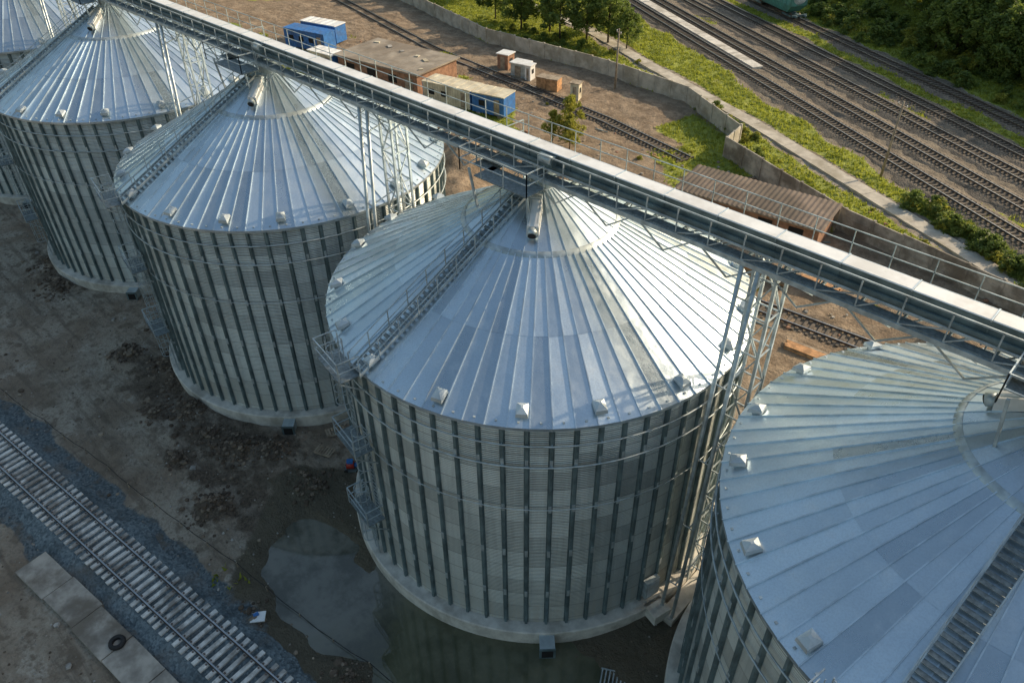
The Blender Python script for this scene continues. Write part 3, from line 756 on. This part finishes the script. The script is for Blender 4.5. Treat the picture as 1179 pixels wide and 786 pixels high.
wa=math.atan(-.55)
E=empty('hopper_wagon',(-42.5,85.5+.55*42.5,0),wa); b=MB()
zb=1.35
b.hexa([(-5,-1.2,zb),(5,-1.2,zb),(5,1.2,zb),(-5,1.2,zb),(-6.3,-1.55,zb+1.2),(6.3,-1.55,zb+1.2),(6.3,1.55,zb+1.2),(-6.3,1.55,zb+1.2)],'teal')
b.hexa([(-6.3,-1.55,zb+1.203),(6.3,-1.55,zb+1.203),(6.3,1.55,zb+1.203),(-6.3,1.55,zb+1.203),(-6.3,-1.45,zb+3.2),(6.3,-1.45,zb+3.2),(6.3,1.45,zb+3.2),(-6.3,1.45,zb+3.2)],'teal')
for i in range(11): b.box((-6+i*1.2,-1.54,zb+2.1),(.12,.12,1.9),'teal')
b.tube((-6.3,0,zb+2.7),(6.3,0,zb+2.7),1.35,'white',18); b.obj('body',E); b=MB()
b.box((0,0,1.15),(14,.5,.3),'stiff')
for s in(-1,1):
    b.box((s*6.9,0,1.15),(.25,2.8,.35),'stiff'); b.tube((s*7,.9,1.1),(s*7.5,.9,1.1),.2,'stiff'); b.tube((s*7,-.9,1.1),(s*7.5,-.9,1.1),.2,'stiff')
    b.box((s*4.6,0,.85),(2.6,2.0,.25),'stiff')
    for x in(-.95,.95):
        for y in(-.78,.78): b.tube((s*4.6+x,y-.07,.8),(s*4.6+x,y+.07,.8),.48,'rail',18)
        b.tube((s*4.6+x,-.8,.8),(s*4.6+x,.8,.8),.08,'rail')
b.obj('bogies',E)

# ---------------------------------------------------------------- VEGETATION
def tree_mesh(name,h,cr,leafk,nc,nl,seed,ls=.3,trunk=True):
    rs=random.Random(seed); b=MB()
    if trunk:
        b.tube((0,0,-.3),(.1,0,h*.35),.17*h/8,'bark',7,.12*h/8); b.tube((.1,0,h*.35),(0,.1,h*.8),.12*h/8,'bark',6,.03)
    cl=[]
    for i in range(nc):
        t=rs.random(); a=rs.random()*6.283; z=h*(.28+.72*t) if trunk else h*t
        prof=math.sin(math.pi*min(1,max(.05,(.25+t*.8) if trunk else .5+t*.45)))**.7
        rr=cr*prof*math.sqrt(rs.random())*rs.uniform(.8,1.2)
        c=Vector((rr*math.cos(a),rr*math.sin(a),z)); cl.append(c)
        if trunk and i%3==0: b.tube((0,0,max(h*.2,z-h*.18)),c,.05*h/8,'bark',4,.015,cap=False)
    k=b.mi(leafk)
    for c in cl:
        R=cr*rs.uniform(.18,.34)
        for j in range(nl):
            d=Vector((rs.gauss(0,1),rs.gauss(0,1),rs.gauss(0,.8))).normalized()*R*rs.random()**.4
            p=c+d; s=ls*rs.uniform(.5,1.1)
            x=Vector((rs.gauss(0,1),rs.gauss(0,1),rs.gauss(0,.6))).normalized(); y=x.cross(Vector((rs.gauss(0,1),rs.gauss(0,1),rs.gauss(0,1)))).normalized()
            i=len(b.v); b.v+=[tuple(p-x*s),tuple(p-y*s*.5),tuple(p+x*s),tuple(p+y*s*.5)]; b.f.append((i,i+1,i+2,i+3)); b.m.append(k); b.uv.append([(0,0)]*4); b.smooth.append(False)
    return b.mesh(name)
T1=[tree_mesh('crown_a',8,2.6,'leaf',60,60,1),tree_mesh('crown_b',9,2.9,'leaf',70,55,2),tree_mesh('crown_c',7,2.8,'leaf',55,60,3)]
TY=tree_mesh('crown_y',5,1.7,'leafy',45,50,4,.22)
BU=[tree_mesh('bush_a',1.8,1.5,'leaf',26,50,5,.22,False),tree_mesh('bush_b',1.4,1.2,'leafy',22,45,6,.2,False)]
def tree(u,v,me,sc,name='deciduous_tree',z=None): 
    E=empty(name,(u,v,gh(u,v)-.05 if z is None else z)); mkobj('crown_and_trunk',me,E,rz=random.random()*6.28,sc=sc*random.uniform(.92,1.1))
for u,v,i,s in((-68,71,0,1.),(-64,73.5,1,.95),(-60,71.5,2,1.1),(-56.5,74,0,1.05),(-53,75,1,.95),(-49,74.5,2,.9),(-71,75,1,1.),(-76,73,2,1.),(-58,79,1,.9)): tree(u,v,T1[i],s)
tree(-33,42,TY,1.1); tree(-31.6,40.5,TY,.75); tree(-34.5,40.8,TY,.7)
for u,v in((-96,77),(-104,80),(-88,79)): tree(u,v,T1[random.randrange(3)],1.1)
E=empty('distant_trees')
for i in range(360):
    u=random.uniform(-55,35); s=random.uniform(102,150)
    if i<90: u=random.uniform(-16,20); s=random.uniform(96,110)
    v=s-.55*u
    if s<107 and u<-22: continue
    mkobj('tree',T1[random.randrange(3)],E,(u,v,gh(u,v)-.3),random.random()*6.28,random.uniform(.7,1.5))
E=empty('roadside_shrubs')
def shr(u,v,s,k=None): mkobj('shrub',BU[random.random()<.35 if k is None else k],E,(u,v,gh(u,v)-.1),random.random()*6.28,s)
for i in range(160):
    u=random.uniform(-55,30); shr(u,random.uniform(89,101)-.55*u,random.uniform(.5,1.4))
for i in range(60):
    u=random.uniform(2,24); shr(u,random.uniform(54.5,57.5)-.55*u,random.uniform(.4,1.0))
for i in range(30):
    u=random.uniform(-28,-17); shr(u,np.interp(u,wx,wy)+random.uniform(.5,3),random.uniform(.3,.7))
for i in range(40):
    u=random.uniform(-20,20); shr(u,np.interp(u,wx,wy)+random.uniform(.5,2.5),random.uniform(.2,.5))
for i in range(25):
    u=random.uniform(-75,-42); shr(u,random.uniform(66,72),random.uniform(.3,.8))
for i in range(60):
    u=random.uniform(-90,10); v=random.uniform(18,50)
    shr(u,v,random.uniform(.15,.45),1)
NG=70000
gu=rng.uniform(-100,35,NG*2); gvv=rng.uniform(14,125,NG*2)
ga,gb,_,_,_=fields(gu,gvv)
keep=(ga>.4)&(rng.random(NG*2)<ga)&(pdist(gu,gvv,PATH)>1.2)
k2=900; wu=rng.uniform(-60,12,k2); wv_=-16.3+.12*wu+rng.normal(0,.9,k2); 
ok=np.array([free(a,c) for a,c in zip(wu,wv_)])&(nz(wu,wv_,.5,30,8)>1.1)
gu=np.concatenate([gu[keep][:NG],wu[ok]]);gvv=np.concatenate([gvv[keep][:NG],wv_[ok]]); gz=height(gu,gvv); n=len(gu)
ang=rng.uniform(0,6.28,(n,3)); hs=rng.uniform(.1,.4,(n,3)); ws=rng.uniform(.05,.14,(n,3)); ox=rng.normal(0,.12,(n,3,2)); ln=rng.normal(0,.12,(n,3,2))
cx=gu[:,None]+ox[...,0]; cy=gvv[:,None]+ox[...,1]; cz=np.repeat(gz[:,None],3,1)-.02
p0=np.stack([cx-np.cos(ang)*ws,cy-np.sin(ang)*ws,cz],-1); p1=np.stack([cx+np.cos(ang)*ws,cy+np.sin(ang)*ws,cz],-1); p2=np.stack([cx+ln[...,0],cy+ln[...,1],cz+hs],-1)
co=np.stack([p0,p1,p2],2).reshape(-1,3); nf=len(co)//3
me=bpy.data.meshes.new('grass'); me.vertices.add(len(co)); me.vertices.foreach_set('co',co.ravel()); me.loops.add(len(co)); me.loops.foreach_set('vertex_index',np.arange(len(co))); me.polygons.add(nf); me.polygons.foreach_set('loop_start',np.arange(0,len(co),3)); me.polygons.foreach_set('loop_total',np.full(nf,3)); me.update(calc_edges=True); me.materials.append(M['grass']); mkobj('grass',me)

# ---------------------------------------------------------------- LIGHT, WORLD, CAMERA
AZ,EL=66.,26.
sun=bpy.data.lights.new('sun','SUN'); sun.energy=5.; sun.angle=R_(.6); sun.color=(1.,.80,.56)
so=bpy.data.objects.new('sun',sun); col.objects.link(so)
dv=Vector((math.cos(R_(AZ))*math.cos(R_(EL)),math.sin(R_(AZ))*math.cos(R_(EL)),math.sin(R_(EL))))
so.rotation_euler=dv.to_track_quat('Z','Y').to_euler(); so.location=dv*100
w=bpy.data.worlds.new('World'); scene.world=w; w.use_nodes=True; nt=w.node_tree; bg=nt.nodes['Background']
sky=nt.nodes.new('ShaderNodeTexSky'); sky.sky_type='NISHITA'; sky.sun_disc=False; sky.sun_elevation=R_(EL); sky.sun_rotation=R_(90-AZ); sky.altitude=50; sky.air_density=2.; sky.dust_density=4.5; sky.ozone_density=3.
nt.links.new(sky.outputs[0],bg.inputs[0]); bg.inputs[1].default_value=.15
scene.view_settings.view_transform='Standard'; scene.view_settings.look='None'; scene.view_settings.exposure=0; scene.view_settings.gamma=1

f,pit,roll=887.4327,.6617,-.0109
d=np.array([1.5679,-1.5209]); d/=np.hypot(*d); nn=np.array([-d[1],d[0]])
def touv(x): return Vector((x[0]*d[0]+x[1]*d[1],x[0]*nn[0]+x[1]*nn[1],x[2]))
fw=np.array([0,math.cos(pit),-math.sin(pit)]); rt=np.array([1.,0,0]); up=np.cross(rt,fw)
c_,s__=math.cos(roll),math.sin(roll); r2=c_*rt+s__*up; u2=-s__*rt+c_*up
X,Y,Z=touv(r2),touv(u2),touv(-fw)
cam=bpy.data.cameras.new('camera'); co_=bpy.data.objects.new('camera',cam); col.objects.link(co_)
cl=touv(np.array([-.135*11,-3.1008*11,3.4517*11]))
co_.matrix_world=Matrix(((X.x,Y.x,Z.x,cl.x),(X.y,Y.y,Z.y,cl.y),(X.z,Y.z,Z.z,cl.z),(0,0,0,1)))
cam.sensor_width=36; cam.lens=36*f/1179; cam.clip_end=5000; cam.clip_start=.5
scene.camera=co_
